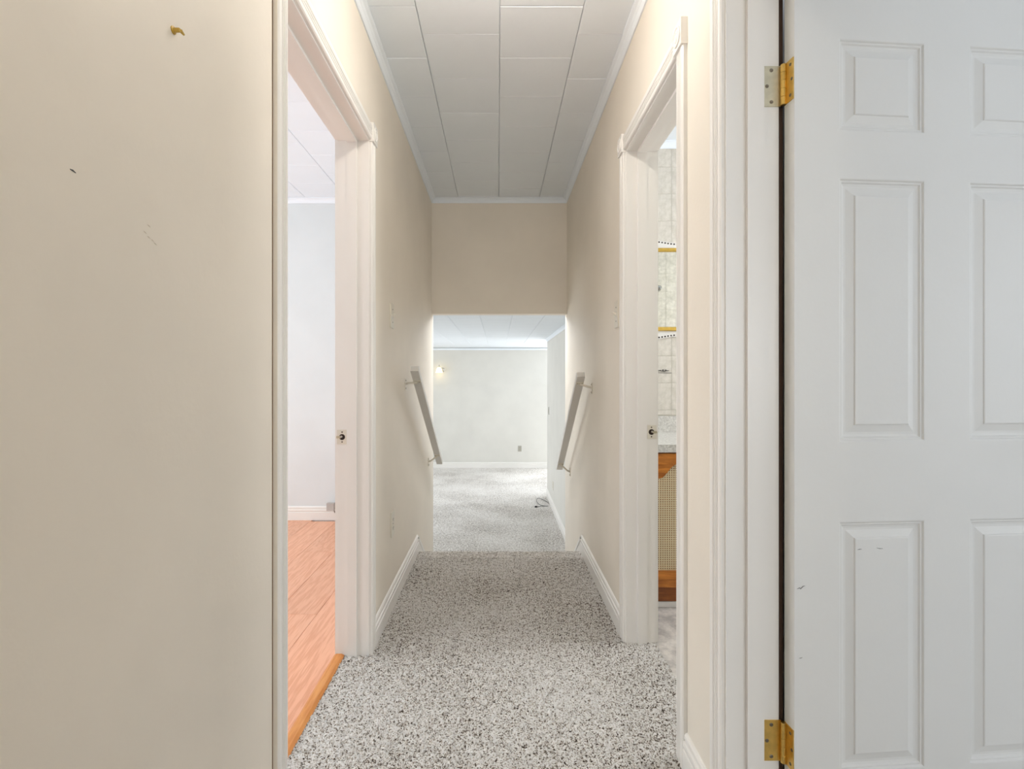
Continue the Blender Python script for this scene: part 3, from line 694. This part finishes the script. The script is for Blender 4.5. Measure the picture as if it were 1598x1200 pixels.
wall_tiles(bpy.data.objects['wall_bathroom_far'], Y_BATH1 + .002, -1, XR + TH, 1.75, .86, CEIL - .03, .997, 1.974 - .155 * 10)
wall_tiles(bpy.data.objects['wall_bathroom_near'], Y_BATH0 - .002, 1, 1.0, 2.1, 1.05, CEIL - .03, .997, 1.974 - .155 * 10)

VY = 2.43                     # vanity front
van = thing(empty('vanity_cabinet', (1.06, VY, 0)), 'golden oak bathroom vanity with cane door panels, seen through the bathroom doorway', 'cabinet')
VX0, VX1 = XR + TH + .004, 1.46
def vb(nm, x0, x1, y0, y1, z0, z1, m, par=None, bev=.0015, off=(0, 0, 0)):
    return box(nm, x0 - 1.06 - off[0], x1 - 1.06 - off[0], y0 - VY - off[1], y1 - VY - off[1], z0 - off[2], z1 - off[2], m, par or van, bevel=bev)
vb('body', VX0, VX1, VY + .02, Y_BATH1 - .002, .06, .727, 'oak_dark')
vb('top_rail', VX0, VX1, VY + .004, VY + .02, .70, .727, 'oak_dark'); vb('base_rail', VX0, VX1, VY + .004, VY + .02, .028, .105, 'oak_dark')
vb('toe_strip', VX0, VX1, VY + .002, VY + .02, 0, .026, 'porcelain')
for k, (a, b) in enumerate(((.695, 1.055), (1.065, 1.425))):
    dr = empty('door', (a - 1.06, 0, 0)); dr.parent = van
    z0, z1 = .100, .722; wdt = b - a; ft = .018
    box('stile', 0, .036, -.014, .004, z0, z1, 'oak', dr, bevel=.002); box('stile', wdt - .036, wdt, -.014, .004, z0, z1, 'oak', dr, bevel=.002)
    box('bottom_rail', .036, wdt - .036, -.014, .004, z0, z0 + .075, 'oak', dr, bevel=.002)
    # arched top rail: shoulder drops low at the stiles, rises to the middle
    n = 28; low, high = .606, .672; arc = []
    for i in range(n + 1):
        t = i / n; xx = .036 + (wdt - .072) * t
        u = abs(t - .5) * 2                     # 1 at the stiles
        f = 0 if u < .3 else min(1, (u - .3) / .55); f = f * f * (3 - 2 * f)
        arc.append((xx, high - (high - low) * f))
    bm = bmesh.new(); extrude(bm, arc + [(wdt - .036, z1), (.036, z1)], (0, -.014, 0), (1, 0, 0), (0, 0, 1), (0, .018, 0)); bm_link('arched_rail', bm, 'oak', dr)
    # woven cane as real crossing strips over a dark back
    bk = box('cane_backing', .03, wdt - .03, .001, .0045, z0 + .06, .70, 'oak_dark', dr, bevel=0)
    bm = bmesh.new(); p = .0104; xx = .04
    while xx < wdt - .036: bx(bm, xx - .0027, xx + .0027, -.0035, -.002, z0 + .07, .70); xx += p
    zz = z0 + .078
    while zz < .695: bx(bm, .032, wdt - .032, -.0022, -.0008, zz - .0027, zz + .0027); zz += p
    cn = bm_link('cane_panel', bm, 'cane', dr); cn['kind'] = 'stuff'
    bm = bmesh.new(); kx = wdt - .018 if k == 0 else .018
    lathe(bm, [(.008, 0), (.006, -.010), (.014, -.018), (.013, -.026), (0, -.030)], (kx, -.014, .42), 'y', 18); bm_link('knob', bm, 'brass', dr, smooth=True)
ct = thing(empty('vanity_countertop', (1.06, VY, .729)), 'speckled grey laminate countertop with backsplash on the oak vanity', 'countertop')
bm = bmesh.new(); bx(bm, VX0 - 1.06, VX1 + .01 - 1.06, -.022, Y_BATH1 - .001 - VY, 0, .036); bm_link('worktop', bm, 'counter', ct, bevel=.006, seg=3)
bm = bmesh.new(); bx(bm, VX0 - 1.06, VX1 + .01 - 1.06, Y_BATH1 - .022 - VY, Y_BATH1 - .001 - VY, .036, .126); bm_link('backsplash', bm, 'counter', ct, bevel=.004, seg=2)

mi = thing(empty('wall_mirror', (1.08, Y_BATH1, 1.34)), 'frameless wall mirror with gold bars and white perforated scalloped edges above the vanity', 'mirror')
MW = .34
bm = bmesh.new(); bx(bm, -MW, MW, -.020, -.001, .024, .452); bm_link('mirror_glass', bm, 'mirror', mi)
for (z0, z1) in ((.452, .474), (.002, .024)):
    bm = bmesh.new(); extrude(bm, [(0, z0), (-.024, z0), (-.030, z0 + .004), (-.030, z1 - .005), (-.024, z1), (0, z1)], (-MW - .004, 0, 0), (0, 1, 0), (0, 0, 1), (2 * MW + .008, 0, 0)); bm_link('gold_bar', bm, 'gold', mi)
def crest(zb, sg):
    n = 72; top = []
    for i in range(n + 1):
        t = i / n; xx = -MW + 2 * MW * t
        top.append((xx, zb + sg * (.040 + .009 * math.cos((xx + .2125) * 2 * PI / .34))))
    pr = [(-MW, zb), (MW, zb)] + top[::-1]
    bm = bmesh.new(); extrude(bm, pr, (0, -.001, 0), (1, 0, 0), (0, 0, 1), (0, -.010, 0)); c = bm_link('crest', bm, 'porcelain', mi)
    bm = bmesh.new()
    d = -MW + .01
    while d < MW - .005:
        zz = zb + sg * (.040 + .009 * math.cos((d + .2125) * 2 * PI / .34) - .008)
        lathe(bm, [(.005, 0), (.0045, -.0012), (0, -.0015)], (d, -.011, zz), 'y', 8); d += .0172
    h = bm_link('bead_row', bm, 'gap', c); h['kind'] = 'stuff'
crest(.474, 1); crest(.002, -1)
# robe hook on the opposite tiled wall (seen in the mirror)
hk = thing(empty('robe_hook', (1.396, Y_BATH0, 1.85)), 'round chrome hook reflected in the bathroom mirror', 'hook')
bm = bmesh.new(); lathe(bm, [(0, 0), (.026, 0), (.026, .004), (.012, .008), (.010, .03), (.018, .036), (.018, .044), (0, .048)], (0, 0, 0), 'y', 24); bm_link('hook_body', bm, 'chrome', hk, smooth=True)
bm = bmesh.new(); tube(bm, [(0, .03, 0), (0, .045, -.02), (0, .06, -.022), (0, .07, -.008)], [.006, .006, .006, .007], 10); bm_link('hook_arm', bm, 'chrome', hk, smooth=True)
# small black scrollwork over a thin bar on the tiles under the mirror
X0 = (1024 - 777) / F * Y_BATH1; Z0 = EYE + (588 - 579) / F * Y_BATH1
so = thing(empty('wall_ornament', (X0, Y_BATH1, Z0)), 'small black scrollwork over a thin bar on the bathroom tiles below the mirror', 'ornament')
pts = []
for i in range(90):
    t = i / 89; pts.append((-.06 + .125 * t + .006 * math.cos(t * 50), -.003, .003 + .0065 * math.sin(t * 50) * (0.6 + .4 * math.sin(t * 17))))
bm = bmesh.new(); tube(bm, pts, .0017, 5); bm_link('scroll', bm, 'black', so)
bm = bmesh.new(); tube(bm, [(-.065, -.003, -.009), (.01, -.003, -.010), (.088, -.003, -.011)], .0012, 5); bm_link('bar', bm, 'black', so)

# ------------------------------------------------------------------ hall ceiling lamp (just above the frame)
def ceiling_lamp(loc, bulb, label):
    lp = thing(empty('ceiling_lamp', loc), label, 'ceiling lamp', 'ceiling lamps')
    bm = bmesh.new(); lathe(bm, [(0, 0), (.06, 0), (.06, -.008), (.045, -.018), (.026, -.026), (.024, -.05), (0, -.05)], (0, 0, 0), 'z', 28); bm_link('lamp_holder', bm, 'porcelain', lp, smooth=True)
    bm = bmesh.new(); lathe(bm, [(.013, -.05), (.016, -.06), (.026, -.074), (.030, -.09), (.026, -.106), (.014, -.117), (0, -.120)], (0, 0, 0), 'z', 24); bm_link('bulb', bm, bulb, lp, smooth=True)
ceiling_lamp((0.01, 1.42, CEIL), 'bulb', 'bare warm bulb on the hall ceiling between the bedroom and bathroom doors')
ceiling_lamp((0.01, -0.9, CEIL), 'bulb', 'added bare warm fill bulb, unseen on the hall ceiling behind the camera')  # added fill behind the camera, evens out the hall light
fl = thing(empty('stair_fill_light', (0.02, 4.24, LOWC)), 'added flat round fill light hidden on the lower ceiling just past the bulkhead', 'ceiling lamp', 'ceiling lamps')  # added to brighten the stair walls, hidden by the bulkhead
bm = bmesh.new(); lathe(bm, [(0, 0), (.125, 0), (.125, -.012), (.118, -.014), (0, -.014)], (0, 0, 0), 'z', 36); bm_link('rim', bm, 'porcelain', fl)
bm = bmesh.new(); lathe(bm, [(.112, -.014), (.110, -.030), (.095, -.038), (.05, -.042), (0, -.043)], (0, 0, 0), 'z', 36); bm_link('diffuser', bm, 'stair_fill', fl, smooth=True)
